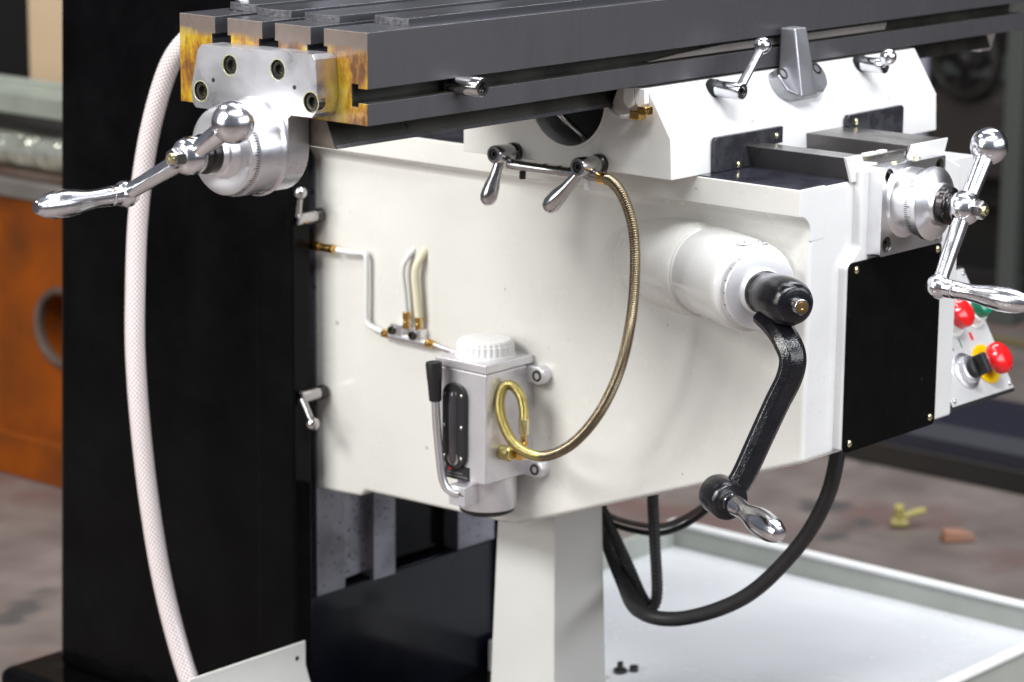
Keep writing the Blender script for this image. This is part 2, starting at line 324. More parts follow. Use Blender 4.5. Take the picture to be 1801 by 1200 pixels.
def dial_ticks(parent, o, ax, r, t0, n, l1, l2, a0=0, a1=360):
    a, u, v = frame(ax); o = Vector(o); g = G()
    for k in range(n):
        th = math.radians(a0 + (a1-a0)*k/n); d = u*math.cos(th) + v*math.sin(th); e = a.cross(d); L = l1 if k % 5 == 0 else l2; w = 0.36 if k % 5 else 0.5
        g.add([o + a*(t0+x*L) + e*y*w + d*(r+z) for x in (0, 1) for y in (-1, 1) for z in (-0.4, 0.12)], [(0, 1, 3, 2), (4, 6, 7, 5), (0, 4, 5, 1), (2, 3, 7, 6), (0, 2, 6, 4), (1, 5, 7, 3)])
    p = obj('graduation', g, 'socket', parent); p['kind'] = 'stuff'; return p

# ------------------------------------------------------------------ the floor
fl = struct(obj('floor', G().add([(-9000, -9000, -1080), (14000, -9000, -1080), (14000, 16000, -1080), (-9000, 16000, -1080)], [(0, 1, 2, 3)]), 'floor'))
obj('floor_marking', G().add([(3500, -2000, -1076), (3560, -2000, -1076), (3560, 6000, -1076), (3500, 6000, -1076)], [(0, 1, 2, 3)]), mats='linep', parent=fl)

# ------------------------------------------------------------------ column
t = thing('machine_column', 'glossy black milling machine column behind the cream knee', 'column', (640, 800, -1080))
def frust(x0, x1, y0, y1, z1, X0, X1, Y0, Y1, z0):
    return G().add([(X0, Y0, z0), (X1, Y0, z0), (X1, Y1, z0), (X0, Y1, z0), (x0, y0, z1), (x1, y0, z1), (x1, y1, z1), (x0, y1, z1)], [(3, 2, 1, 0), (4, 5, 6, 7), (0, 1, 5, 4), (1, 2, 6, 5), (2, 3, 7, 6), (3, 0, 4, 7)])
obj('column_body', frust(434, 832, 575, 920, 700, 432, 836, 575, 986, -956), 'black', t, 14, 4)
obj('column_cheek', G().box(431, 463, 536, 600, -956, 700), 'black', t, 4, 3)
obj('column_cheek', G().box(835, 866, 536, 600, -956, 700), 'black', t, 4, 3)
obj('column_front', G().box(470, 826, 556, 590, -956, -775), 'sheenbk', t, 4, 2)
obj('way_strip', G().box(484, 534, 550, 590, -776, 200), 'way', t, 1.0)
obj('dovetail_flank', G().prism([(533.5, 558), (533.5, 592), (586.5, 592), (586.5, 564)], 'Z', -768, 200), 'way', t, 0.8)
obj('way_strip', G().box(586, 626, 551, 590, -779, 200), 'way', t, 1.0)
obj('way_strip', G().box(744, 816, 550, 590, -774, 200), 'way', t, 1.0)
obj('machine_base', G().box(372, 1080, 120, 1040, -1080, -952), 'black', t, 16, 4)

t = thing('splash_plate', 'cream folded sheet plate at the foot of the black column', 'plate', (330, 500, -1080))
o = obj('sheet', G().prism([(505, -806), (508, -806), (508, -836), (470, -935), (470, -1078), (466, -1078), (466, -936), (505, -836)], 'X', 228, 418), 'post', t, 0.8)
obj('rivet_hole', G().lathe((403, 504.8, -824.5), (0, -1, 0), [(0, 3), (0.5, 2.8), (0.5, 0)], 16), 'socket', t)

# ------------------------------------------------------------------ chip tray and post
t = thing('chip_tray', 'pale grey sheet metal chip tray under the knee', 'tray', (900, 330, -952))
obj('pan', G().box(770, 1313, -44, 330, -952, -910), 'tray', t)
obj('rim', G().box(1313, 1325, -44, 640, -952, -878), 'rim', t)
obj('rim_lip', G().box(1309, 1328, -58, 642, -878, -873), 'plastic', t, 1.2)
obj('rim', G().box(770, 1313, -54, -44, -952, -878), 'rim', t)
obj('rim_lip', G().box(770, 1308.5, -59, -40, -878, -873), 'plastic', t, 1.2)
obj('rim', G().box(950, 1313, 630, 640, -952, -878), 'rim', t)
obj('pan', G().box(800, 1312, 330, 545, -952, -910.4).box(950, 1312, 545, 630, -952, -910.4), 'tray', t)
tag(obj('tray_bolt', G().cyl((817, 336, -911), (817, 336, -896), 4, 12).lathe((817, 336, -911), (0, 0, 1), [(0, 9), (6, 9), (6, 0)], 6), 'dsteel'), 'small dark bolt standing in the tray beside the post', 'bolt')
tag(obj('tray_bolt', G().cyl((833, 326, -911), (833, 326, -903), 6, 12), 'dsteel'), 'short dark stud lying low in the tray, right of the bolt', 'bolt')

t = thing('knee_post', 'tapered cream steel post standing in the tray under the knee', 'post', (632, 298, -910))
obj('post_body', frust(582, 670, 253, 340, -600, 576, 680, 245, 351, -952), 'post', t, 2.5, 2)
obj('screw_cover', G().lathe((626, 296, -640), (0, 0, 1), [(0, 34), (80, 34)], 24), 'dsteel', t)

# ------------------------------------------------------------------ knee
t = thing('machine_knee', 'big cream painted knee casting carrying the oil pump', 'knee', (620, 200, -910))
kn = obj('knee_body', G().prism([(552, -184.5), (552, -638), (476, -634), (468, -626), (250, -622), (225, -619), (-165.6, -476), (-165.6, -184.5)], 'X', 484, 757), ['cream', 'white'], t, 9, 5)
fp = [(464, -184), (464, -212)] + arc(464, -233, 21, 90, 0, 8)[1:] + [(485, -240), (510, -240), (510, -184)]
tf = obj('top_flange', G().prism(fp, 'Y', -166, 552), ['cream', 'white'], t, 1.2, 2)
for o in (kn, tf):
    for p in o.data.polygons:
        if p.normal.y < -0.9: p.material_index = 1  # front faces take the paint copy coloured for the cooler, brighter light
obj('right_flange', G().prism([(752, -184), (797, -184), (800, -260), (774, -222), (752, -218)], 'Y', -166, 540), 'white', t, 1.2)
obj('front_pad', G().prism([(561, -173), (561, -254), (539, -274), (538, -472), (756, -472), (756, -190), (716, -173)], 'Y', -176, -150), 'white', t, 3.5, 4)
obj('way_surface', G().box(466, 560, -163, 540, -186, -182.6), 'oilway', t, 0.4)
obj('way_rail', G().prism([(541, -159), (572, -159), (572, -184), (552, -184)], 'Y', -165.5, 540), 'rail', t, 0.6)
obj('way_rail', G().prism([(662, -159), (737, -159), (725, -184), (662, -184)], 'Y', -165.5, 540), 'rail', t, 0.6)
obj('rail_front', G().prism([(540.5, -158.5), (570, -158.5), (574, -166), (600, -170), (600, -186), (553, -186)], 'Y', -168.5, -165.5), 'white', t, 0.4)
obj('rail_front', G().prism([(668, -158.5), (738, -158.5), (726, -186), (660, -186), (660, -170), (664, -166)], 'Y', -168.5, -165.5), 'white', t, 0.4)
obj('trough_floor', G().box(572, 662, -164, 540, -186, -175), 'oilway', t)
obj('trough_strip', G().box(574, 660, -165, -158, -175, -163), 'rail', t, 0.5)
obj('trough_tab', G().box(590, 612, -161, -154, -168, -160.5), 'plastic', t, 0.8)
obj('trough_tab', G().box(618, 630, -161, -154, -168, -160.5), 'plastic', t, 0.8)
cv = obj('cover_plate', G().prism(rrect(540, 717, -474, -269, 7), 'Y', -179.5, -176), 'panel', t, 0.8)
for x, z in ((551, -277), (708, -276), (549, -464), (706, -464)): panscrew('cover_screw', cv, (x, -179.5, z), (0, -1, 0), 4.2)
# crossfeed bracket and dial
br = obj('crossfeed_bracket', G().prism(rrect(574, 695, -265, -170, 3), 'Y', -193, -176), 'alum', t, 1.2)
for x, z in ((586, -181), (684, -181), (586, -253), (684, -253)): cut(br, G().cyl((x, -210, z), (x, -185, z), 8.6, 32))
for x, z in ((586, -181), (684, -181), (586, -253), (684, -253)): capscrew('bracket_bolt', br, (x, -185, z), (0, -1, 0), 7.6, 6)
obj('grease_point', G().lathe((585, -193, -213), (0, -1, 0), [(0, 2.2), (0.4, 2.2), (0.4, 0)], 14), 'socket', br)
for x in (608, 652): panscrew('bracket_screw', br, (x, -184, -170), (0, 0, 1), 4.2)
obj('crossfeed_dial', G().lathe((622, -191, -210), (0, -1, 0), [(0, 42), (1.5, 41), (4, 36), (29, 35.5), (29.3, 37.6), (30.5, 38.8), (36, 38.8), (37.5, 37.4), (41.5, 28), (43.5, 23.5), (48, 22.5), (48, 12), (70, 11), (70, 0)], 72), 'alum', t)
dial_ticks(br, (622, -191, -210), (0, -1, 0), 35.6, 21, 100, 6.5, 4)
obj('dial_nut', G().lathe((622, -238, -210), (0, -1, 0), [(0, 19), (1, 20), (9, 20), (10, 18), (10, 13), (12, 12), (14, 15), (17, 15), (19, 11), (19, 0)], 40), 'dsteel', t)
# knee elevating boss
th = math.radians(27); KD = Vector((-math.sin(th), -math.cos(th), 0)); KP = Vector((440, -130, -287))
bs = obj('crank_boss', G().lathe(KP, KD, [(-230, 49), (-101, 49), (-100, 47.5), (-97, 47.5), (-96, 48.5), (-12, 48), (-4, 47), (-1, 45), (0, 42), (0, 0)], 72), 'boss', t)
obj('boss_fairing', G().lathe(KP, KD, [(-300, 50), (-265, 66), (-238, 69), (-200, 64), (-160, 58.5), (-125, 54.5), (-108, 52), (-104, 50), (-103, 46)], 72), 'cream', t)
ip = KP + KD*(-6); a_, u_, v_ = frame(KD)
q = G(); c0 = ip + Vector((0, 0, 47.5))
side = KD.cross(Vector((0, 0, 1)))
q.add([c0 + side*x + KD*y + Vector((0, 0, z - 0.0115*x*x)) for z in (-1.2, 1.4) for x, y in ((-19, -5), (-14, 4), (14, 4), (19, -5), (13, -9), (-13, -9))], [(0, 1, 2, 3, 4, 5), (6, 7, 8, 9, 10, 11), (0, 1, 7, 6), (1, 2, 8, 7), (2, 3, 9, 8), (3, 4, 10, 9), (4, 5, 11, 10), (5, 0, 6, 11)])
ixp = obj('index_plate', q, 'alum', bs, 0.5)
for s_ in (-8, 8): panscrew('index_screw', bs, c0 + side*s_ - KD*2.5 + Vector((0, 0, -1.4)), (0, 0, 1), 2.4, 'steel')
kd = obj('knee_dial', G().lathe(KP - KD*1, KD, [(0, 41.5), (12, 41), (13.6, 39.8), (14, 38.5), (14.6, 24.5), (16, 23), (21, 22.5), (21, 0)], 72), 'dialface', t)
dial_ticks(kd, KP, KD, 41.0, 5, 100, 6, 3.5)

# ------------------------------------------------------------------ saddle
t = thing('machine_saddle', 'white painted saddle block between the grey table and the knee', 'saddle', (670, 110, -183))
sp = [(-35, -183), (-33, -140.5), (-1, -90), (37, -90), (47, -114), (207, -114), (217, -90), (254, -90), (254, -183)]
sb = obj('saddle_body', G().prism(sp, 'X', 418.5, 926), ['cream', 'white'], t, 2.0, 3)
cut(sb, G().cyl((380, 106, -110), (560, 106, -110), 51, 64))
for p in sb.data.polygons:
    if p.normal.y < -0.3: p.material_index = 1  # saddle front takes the paint copy with the front light in its colour
obj('pocket_back', G().box(556, 562, 50, 165, -165, -116), 'under', t)
obj('pocket_pipe', G().tube([(430, 150, -116), (432, 134, -128), (436, 118, -141), (442, 106, -152), (448, 100, -162)], 3.0, 10), 'steel', t)
obj('pocket_pipe', G().tube([(426, 140, -115), (427, 126, -125), (430, 112, -139), (435, 101, -150), (442, 96, -162)], 3.0, 10), 'steel', t)
wr = obj('pocket_edge', G().lathe((418.2, 106, -110), (-1, 0, 0), [(0, 55), (0.9, 54.6), (0.9, 51.2), (-2, 51)], 64, caps=False), 'cream', t)
wl = obj('wiper_plate', G().prism([(486, -148), (489, -145), (608, -145), (608, -163), (570, -163), (597, -182.4), (486, -182.4)], 'Y', -41, -35), 'wiper', t, 0.8)
hw = obj('wiper_hole', G().lathe((556, -41, -175), (0, -1, 0), [(0, 4.2), (0.35, 4.2), (0.35, 0)], 20), 'white', wl)
panscrew('wiper_screw', wl, (528, -41, -178), (0, -1, 0), 4); panscrew('wiper_screw', wl, (596, -41, -154.4), (0, -1, 0), 4)
w2 = obj('wiper_plate', G().prism([(732, -158.4), (732, -150), (735, -146), (843, -145), (846, -148), (846, -181), (728, -181), (738, -158.4)], 'Y', -41, -35), 'wiper', t, 0.8)
panscrew('wiper_screw', w2, (749, -41, -154), (0, -1, 0), 4)
sl = Vector((0, -0.844, 0.536))
def slope(x, z): # a point of the sloping front face
    return Vector((x, -1 - (-90 - z)/50.5*32, z))
for x in (565, 700, 829): 
    panscrew('plug_screw', t, slope(x, -133) + sl*-0.4, sl, 5.2, 'white')
# stop block: pad, finger and two bolts
c = slope(668, -104)
sb2 = G(); 
pad = [(-44, -6), (-40, -16), (-26, -24), (26, -24), (40, -16), (44, -6), (44, 4), (38, 13), (-38, 13), (-44, 4)]
sx = Vector((1, 0, 0)); su = Vector((0, 0.536, 0.844))
n_ = len(pad)
sb2.add([c + sx*x + su*y - sl*2 for x, y in pad] + [c + sx*x*0.96 + su*y*0.96 + sl*15 for x, y in pad], [tuple(range(n_))[::-1], tuple(range(n_, 2*n_))] + [(i, (i+1) % n_, n_+(i+1) % n_, n_+i) for i in range(n_)])
sk = obj('stop_block', sb2, 'castgrey', t, 2.2, 3)
fi = G().add([(648, -24, -44), (671, -24, -44), (671, -5, -44), (648, -5, -44), (645, -38, -118), (676, -38, -118), (676, -6, -100), (645, -6, -100)], [(0, 1, 2, 3), (7, 6, 5, 4), (0, 4, 5, 1), (1, 5, 6, 2), (2, 6, 7, 3), (3, 7, 4, 0)])
obj('stop_finger', fi, 'castgrey', sk, 2.0, 3)
for x in (634, 698): capscrew('stop_bolt', sk, slope(x, -100) + sl*15, sl, 7.6, 0.4)
# brass elbow and the broken felt wiper under the table edge
e = obj('oil_elbow', G().box(403, 417, -2, 10, -122, -112).box(400, 413, -14, -3, -116, -107), 'brass', t, 1.2)
obj('elbow_pipe', G().tube([(409, 8, -118), (408, 25, -121), (414, 42, -117), (424, 52, -116)], 2.2, 10), 'pipe', t)
fw_ = G()
for y0, y1, z in ((24, 10, -110), (9, -4, -108)):
    fw_.prism([(y0, -90), (y1, -90), (y1-1, z+3), (y1+3, z), ((y0+y1)/2, z-2), (y0-3, z+1), (y0, z+5)], 'X', 410, 417.5)
obj('felt_wiper', fw_, 'plastic', t, 0.8)
# oil bar below the two side levers
ob = obj('oil_bar', G().lathe((400, 172, -186), (0, -1, 0), [(0, 5), (1, 6.2), (20, 6.2), (22, 5.6), (118, 5.6), (120, 6.2), (132, 6.2), (133, 5), (133, 0)], 24), 'steel', t)
obj('oil_outlet', G().cyl((400, 152, -190), (400, 152, -200), 3.6, 12), 'bolt', ob)
obj('oil_outlet', G().cyl((400, 62, -190), (400, 62, -201), 3.6, 12), 'plastic', ob)
obj('oil_outlet', G().cyl((400, 40, -186), (398, 33, -186), 4.6, 6), 'brass', ob)
for y in (120, 100, 85): obj('bar_hole', G().lathe((400, y, -180.8), (0, 0, 1), [(0, 3), (0.5, 2.8), (0.5, 0)], 12), 'socket', ob)

# ------------------------------------------------------------------ table
t = thing('machine_table', 'long grey milling table with T slots and amber greased end', 'table', (580, 127, -113))
prof = [(0, 0), (0, -53), (12, -53), (12, -49), (20, -49), (20, -70), (12, -70), (12, -66), (0, -66), (0, -87), (254, -87), (254, 0)]
for y in (195, 130, 65):
    prof += [(y+8.5, 0), (y+8.5, -17), (y+13, -17), (y+13, -29), (y-13, -29), (y-13, -17), (y-8.5, -17), (y-8.5, 0)]
tb = obj('table_body', G().prism(prof, 'X', 0, 1172), ['tblside', 'grease', 'under', 'tbltop'], t, 0.9, 2)
for p in tb.data.polygons:
    c = p.center; n = p.normal
    if n.x < -0.9: p.material_index = 1
    elif abs(n.x) > 0.9: p.material_index = 0
    elif c.z*1000-ZO < -87.5 or abs(n.z) > 0.9 and c.z*1000-ZO < -86: p.material_index = 2
    elif c.z*1000-ZO > -48 and c.y > 0.002: p.material_index = 3
    elif 0.001 < c.y < 0.03: p.material_index = 2
sd_ = obj('table_slide', G().prism([(55, -86), (44, -113), (210, -113), (199, -86)], 'X', 1.5, 1171), ['under', 'slideend'], t, 0.8, 2)
for p in sd_.data.polygons:
    if p.normal.x < -0.9: p.material_index = 1
for y0, y1, x0 in ((204.2, 243, 58), (139.2, 186.5, 40), (74.2, 121, 40), (11, 55.8, 68)):
    g = G(); n_ = 6
    P0 = [(x0 - 5*math.sin(PI*i/n_) if 0 < i < n_ else x0, y0 + (y1-y0)*i/n_) for i in range(n_+1)]
    poly = P0 + [(1172, y1), (1172, y0)]
    lo = obj('table_land', g.prism(poly, 'Z', -0.5, 7.5), ['tbltop', 'landend'], t, 0.8, 2)
    for p in lo.data.polygons:
        if p.normal.x < -0.5: p.material_index = 1
obj('drain_ring', G().lathe((60, 229, 0), (0, 0, 1), [(0, 12), (0.8, 12), (0.8, 8.5), (0.2, 8), (0.2, 0)], 28), 'dsteel', t)
obj('drain_plug', G().lathe((86, 252, 0), (0, 0, 1), [(0, 9), (7, 9), (8, 6), (16, 6), (17, 4), (17, 0)], 8), 'chrome', t)
g = G().lathe((128, 10, -59.5), (0, -1, 0), [(0, 9.6), (38, 9.6), (39.5, 8.6), (39.5, 5.4), (33, 5), (33, 0)], 32)
sd = obj('stop_dog', g, 'steel', t); capscrew('dog_screw', sd, (128, -22, -59.5), (0, -1, 0), 4.9, 3)
g = G()                                  # scraped edge under the slide
for k in range(210):
    x = 4 + k*2.0
    g.add([(x, 44.2, -113.4), (x+1.2, 44.2, -113.4), (x+1.8, 45.4, -109.6), (x+0.6, 45.4, -109.6), (x, 43.4, -113.2), (x+1.2, 43.4, -113.2), (x+1.8, 44.6, -109.6), (x+0.6, 44.6, -109.6)], [(4, 5, 6, 7), (0, 4, 7, 3), (1, 2, 6, 5), (0, 1, 5, 4), (3, 7, 6, 2)])
scr = obj('scraped_edge', g, 'tblside', t); scr['kind'] = 'stuff'
obj('slot_strip', G().prism([(430, -64.5), (500, -64.5), (872, -64.5), (876, -56.5), (560, -56.5), (480, -60)], 'Y', 6, 11), 'greyiron', t, 0.6)
# left end bracket
by, bz = 121, -115
pl = [(193, -24), (198, -29), (208, -66), (206, -82), (202, -85.5), (168, -85.5), (166, -90)] + [(by + 45*math.cos(math.radians(a)), bz + 45*math.sin(math.radians(a))) for a in range(0, -181, -12)] + [(76, -84), (72, -80.5), (45, -80.5), (40, -76), (37, -62), (40, -26), (44, -21.5)]
eb = obj('end_bracket', G().prism(pl, 'X', -28, -0.4), 'alu', t, 2.2, 3)
obj('bracket_boss', G().lathe((-2, by, bz), (-1, 0, 0), [(0, 44.6), (24, 44.6), (27, 47.5), (29, 45.6), (34, 45), (58, 44.6), (60, 43.5), (60, 30), (61, 0)], 64), 'alu', eb)
for y, z in ((154, -40.7), (89.5, -39.4), (195, -69.1), (46, -66.1)):
    cut(eb, G().cyl((-40, y, z), (-18, y, z), 9.6, 36))
    capscrew('bracket_bolt', eb, (-19, y, z), (-1, 0, 0), 8.4, 7)
    obj('grease_ring', G().lathe((-27.9, y, z), (-1, 0, 0), [(0, 10.3), (0.2, 10.1), (0.2, 9.7), (-0.6, 9.5)], 36, caps=False), 'gunk', eb)
for y, z in ((177, -56.8), (67.2, -54)): obj('pin_hole', G().lathe((-28, y, z), (-1, 0, 0), [(0, 2.2), (0.3, 2.2), (0.3, 0)], 14), 'socket', eb)
ed = obj('table_dial', G().lathe((-61, by, bz), (-1, 0, 0), [(0, 41.5), (1, 42), (9, 42), (10.5, 41), (11, 38), (9.5, 26), (13, 24), (19, 23), (20, 21), (26, 20), (26, 0)], 72), 'alum', t)
dial_ticks(ed, (-61, by, bz), (-1, 0, 0), 42.0, 2, 100, 5.5, 3.2)
obj('dial_nut', G().lathe((-86, by, bz), (-1, 0, 0), [(0, 18), (1, 19), (9, 19), (10, 16), (14, 15), (16, 12), (16, 0)], 32), 'dsteel', t)
obj('right_bracket', G().prism([(200, -30), (60, -30), (44, -60), (60, -120), (180, -120), (206, -70)], 'X', 1172.5, 1200), 'alum', t, 3)

# ------------------------------------------------------------------ ball crank handles
def crank(label, hub, ax, ballv, endv, gtilt=(0, 0, 0)):
    hub = Vector(hub); A = Vector(ax).normalized(); t = thing('crank_handle', label, 'crank', hub, 'chrome ball crank handles')
    B = hub + Vector(ballv); E = hub + Vector(endv)
    obj('hub', G().lathe(hub, A, [(-16, 0), (-16, 11), (-14, 13.5), (-9, 16.4), (-4, 18), (2, 18.2), (8, 16.6), (12, 13.6), (14, 11), (14, 0)], 36), 'chrome', t)
    d1 = (B-hub).normalized(); L1 = (B-hub).length; d2 = (E-hub).normalized(); L2 = (E-hub).length
    obj('arm', G().lathe(hub, d1, [(8, 9.4), (16, 8.8), (L1-12, 10.4), (L1-10, 10.4)], 28), 'chrome', t)
    obj('arm', G().lathe(hub, d2, [(8, 10.0), (16, 9.4), (L2-16, 7.8), (L2-8, 8.0)], 28), 'chrome', t)
    obj('ball', G().sphere(B, 20, 48), 'chrome', t)
    obj('end_knob', G().lathe(E, A, [(-13, 0), (-12.5, 5), (-10, 9.4), (-4, 12.8), (1, 13.2), (6, 11.8), (9, 10), (11, 9.6), (11, 0)], 32), 'chrome', t)
    HA = (A + Vector(gtilt)).normalized()
    obj('grip', G().lathe(E + A*10, HA, [(0, 9.8), (8, 9.6), (8.6, 9.0), (9.6, 9.6), (14, 9.3), (28, 8.8), (40, 9.8), (52, 12.0), (64, 13.4), (76, 13.2), (86, 11.4), (93, 9.0), (97, 6.8), (99, 6.2), (100, 5.2), (100, 0)], 36), 'chrome', t)
    n = obj('nut', G().lathe(hub, A, [(13, 9.4), (13.5, 10), (22, 10), (23, 9.0), (23, 0)], 6), 'steel', t, 0.5)
    obj('stud', G().lathe(hub, A, [(22, 5.4), (26, 5.2), (26.6, 4.6), (26.6, 1.6), (25, 1.2), (25, 0)], 20), 'zinc', t)
    return t
crank('chrome ball crank on the left end of the grey table', (-111, 121, -115), (-1, 0, 0), (0, -58, 37), (0, 91, -46))
crank('chrome ball crank on the front dial of the knee', (622, -264, -210), (0, -1, 0), (43, 0, 60.5), (-45.5, 0, -77), (0.0, 0, -0.03))

# ------------------------------------------------------------------ knee crank
t = thing('knee_crank', 'big black cast crank with chrome grip on the knee side', 'crank', KP + KD*60)
obj('collar', G().lathe(KP, KD, [(18, 20), (20, 22.5), (26, 22.5), (28, 21), (28, 0)], 40), 'dsteel', t)
obj('hub', G().lathe(KP, KD, [(27, 20), (28.5, 22), (36, 22.4), (38, 23.2), (54, 24.4), (70, 24.6), (80, 23.6), (86.5, 21), (89.5, 18), (90.4, 15.5), (90.4, 0)], 52), 'hubblk', t)
obj('shaft', G().lathe(KP, KD, [(85, 8.2), (101, 8.2), (102, 7.6), (102, 5.5), (101, 0)], 28), 'steel', t)
obj('shaft_centre', G().lathe(KP, KD, [(100, 6.0), (102.6, 5.6), (102.6, 2.2), (100.5, 1.6), (100.5, 0)], 20), 'brass', t)
path = [(418, -160, -306), (411, -178, -314), (403, -197, -326), (399, -208, -342), (395, -207, -362), (386, -199, -388), (370, -191, -424), (354, -183, -460), (341, -176, -481)]
P = crom(path, 8)
def asec(i, n):
    k = i/(n-1); w = 15.5 - 3.0*k; h = 9.5
    return [(h*0.35, -w), (h, -w*0.52), (h, w*0.52), (h*0.35, w), (-h*0.35, w), (-h, w*0.6), (-h, -w*0.6), (-h*0.35, -w)]
obj('arm', G().sweep(P, asec, tuple(KD)), 'castblk', t, 1.2, 2, 30)
EP = Vector((335, -173, -480)); t2 = math.radians(29); HD = Vector((-math.sin(t2), -math.cos(t2), -0.02)).normalized()
obj('arm_eye', G().lathe(EP, HD, [(-20, 15), (-18, 19), (-14, 20.5), (13, 20.5), (16, 19.5), (18, 17.5), (18, 0)], 44), 'castblk', t)
obj('grip_collar', G().lathe(EP, HD, [(17, 9.8), (22, 9.8), (22.6, 9.2), (22.6, 0)], 6), 'alum', t)
obj('grip', G().lathe(EP, HD, [(22, 9.0), (25, 10.4), (34, 10.2), (46, 8.8), (56, 8.9), (68, 11.2), (84, 13.8), (98, 14.2), (114, 12.8), (125, 10), (130, 7.0), (131.5, 3), (131.5, 0)], 40), 'chrome', t)

# ------------------------------------------------------------------ clamping levers
def lever(label, base, ax, hl, hr, ball, br, out=0.6, mt='steel', pear=True, col_mt='dsteel', group=None):
    base = Vector(base); A = Vector(ax).normalized(); t = thing('clamp_lever', label, 'lever', base, group)
    obj('collar', G().lathe(base, A, [(-3, hr*1.12), (hl*0.14, hr*1.12), (hl*0.18, hr*1.0), (hl*0.2, 0)], 28), col_mt, t)
    obj('hub', G().lathe(base, A, [(hl*0.18, hr*0.94), (hl*0.22, hr), (hl*0.97, hr), (hl, hr*0.93), (hl, hr*0.62), (hl-4, hr*0.58), (hl-4, 0)], 32), mt, t)
    obj('lever_screw', G().lathe(base, A, [(hl-5, hr*0.56), (hl-1.6, hr*0.56), (hl-1.6, hr*0.3), (hl-4, hr*0.26), (hl-4, 0)], 20), 'socket', t)
    s = base + A*hl*out; B = Vector(ball); d = (B-s).normalized(); L = (B-s).length
    if pear: pr = [(hr*0.4, br*0.62), (L*0.35, br*0.60), (L*0.55, br*0.68), (L*0.75, br*0.9), (L-br*0.1, br), (L+br*0.5, br*0.84), (L+br*0.8, br*0.56), (L+br*0.97, br*0.2), (L+br, 0)]
    else:
        pr = [(hr*0.4, br*0.55), (L-br*0.9, br*0.46)] + [(L - br*math.cos(PI*i/12), br*math.sin(PI*i/12)) for i in range(2, 12)] + [(L+br, 0)]
    obj('arm', G().lathe(s, d, pr, 28), mt, t)
    return t
gp = 'clamping levers on the machine'
lever('pear shaped steel lever, left of the two on the saddle side', (418, 179, -176), (-1, 0, 0.04), 35, 9.8, (388, 190, -223), 9.6, group=gp)
lever('pear shaped steel lever beside the start of the coiled brass hose', (418, 60, -176), (-1, 0, 0.03), 38, 10, (386, 100, -220), 9.8, group=gp)
lever('ball lever pointing up on the knee edge by the black column', (477, 536, -296), (-1, 0, 0), 40, 7.8, (441, 531, -264), 8.2, 0.9, 'steel', False, group=gp)
lever('ball lever hanging down on the knee edge by the black column', (477, 533, -512), (-1, 0, 0), 38, 7.8, (440, 512, -541), 8.2, 0.9, 'steel', False, group=gp)
lever('chrome ball lever tilted up on the white saddle front', slope(524, -99) , (0, -1, 0), 40, 8.8, (571, -37, -55), 9.4, 0.85, 'chrome', False, 'socket', group=gp)
lever('chrome ball lever pointing outward near the right saddle edge', slope(803, -97), (0, -1, 0), 36, 8.8, (795, -50, -85), 9.6, 0.8, 'chrome', False, 'socket', group=gp)

# ------------------------------------------------------------------ oil pump
t = thing('oil_pump', 'silver hand oil pump box with white cap on the knee side', 'oil pump', (444, 242, -590))
bd = obj('pump_body', G().box(403, 484.5, 205, 279, -553, -426), 'pump', t, 2.2, 3)
obj('pump_lid', G().box(402, 484, 204, 280, -425.6, -415.5), 'pump', t, 1.5, 2)
cp = obj('filler_cap', G().lathe((444, 242, -416), (0, 0, 1), [(0, 32.6), (14, 32.6), (15, 31), (17.5, 30.6), (19.6, 28.6), (20, 27), (20, 0)], 120, ribs=lambda k: 1.0 if k % 4 < 2 else 0.972), 'plastic', t, ang=25)
obj('cap_ring', G().lathe((444, 242, -416), (0, 0, 1), [(0, 34), (3, 34), (3.4, 33), (3.4, 0)], 48), 'plastic', cp)
wp = obj('sight_window', G().prism(rrect(231.5, 265.5, -540, -441, 16, 8), 'X', 397.5, 403), 'blkplastic', t, 1.0)
obj('sight_tube', G().lathe((399, 248.5, -533), (0, 0, 1), [(0, 0), (0.5, 4), (3, 6), (78, 6), (82, 4.5), (83, 0)], 28), 'glass', wp)
obj('sight_seat', G().lathe((397.4, 248.5, -528), (-1, 0, 0), [(0, 8), (0.8, 8), (1.2, 6.6), (1.2, 0)], 28), 'steel', wp)
for z in (-454, -491, -527):
    for y in (262, 236.5): obj('window_screw', G().lathe((397.5, y, z), (-1, 0, 0), [(0, 2.4), (1.0, 2.2), (1.6, 1.2), (1.7, 0)], 14), 'steel', wp)
npl = obj('name_plate', G().box(402, 403.2, 228.5, 264.6, -553, -536.5), 'blkplastic', t, 0.2)
obj('plate_mark', G().lathe((402, 257, -541), (-1, 0, 0), [(0, 2.6), (0.15, 2.6), (0.15, 0)], 16), 'red', npl)
g = G()
for r_, n_ in ((-545.5, 9), (-549, 12)):
    for k in range(n_): g.box(401.85, 402, 262-k*2.6-1.8, 262-k*2.6, r_-0.6, r_+0.6)
pm = obj('plate_print', g, 'greyp', npl); pm['kind'] = 'stuff'
obj('pump_cylinder', G().lathe((446, 240, -592), (0, 0, 1), [(0, 30), (1.5, 33), (4, 34), (40, 34)], 56), 'pump', t)
obj('cylinder_foot', G().lathe((446, 240, -598), (0, 0, 1), [(0, 0), (0, 26), (3, 31), (6.5, 32)], 48), 'blkplastic', t)
fb = obj('lever_block', G().box(392, 415, 226, 250, -580, -557), 'pump', t, 1.0)
obj('block_hole', G().lathe((392, 233, -566), (-1, 0, 0), [(0, 1.6), (0.2, 1.6), (0.2, 0)], 12), 'socket', fb)
obj('block_hole', G().lathe((392, 229.5, -567), (-1, 0, 0), [(0, 1.2), (0.2, 1.2), (0.2, 0)], 12), 'socket', fb)
lv = obj('pump_lever', G().tube([(385, 264.5, -455), (385, 262, -490), (386, 258.5, -525), (386.5, 255, -548), (388, 250, -560), (391, 242, -565), (394, 236, -566)], 4.7, 16, 8), 'alum', t)
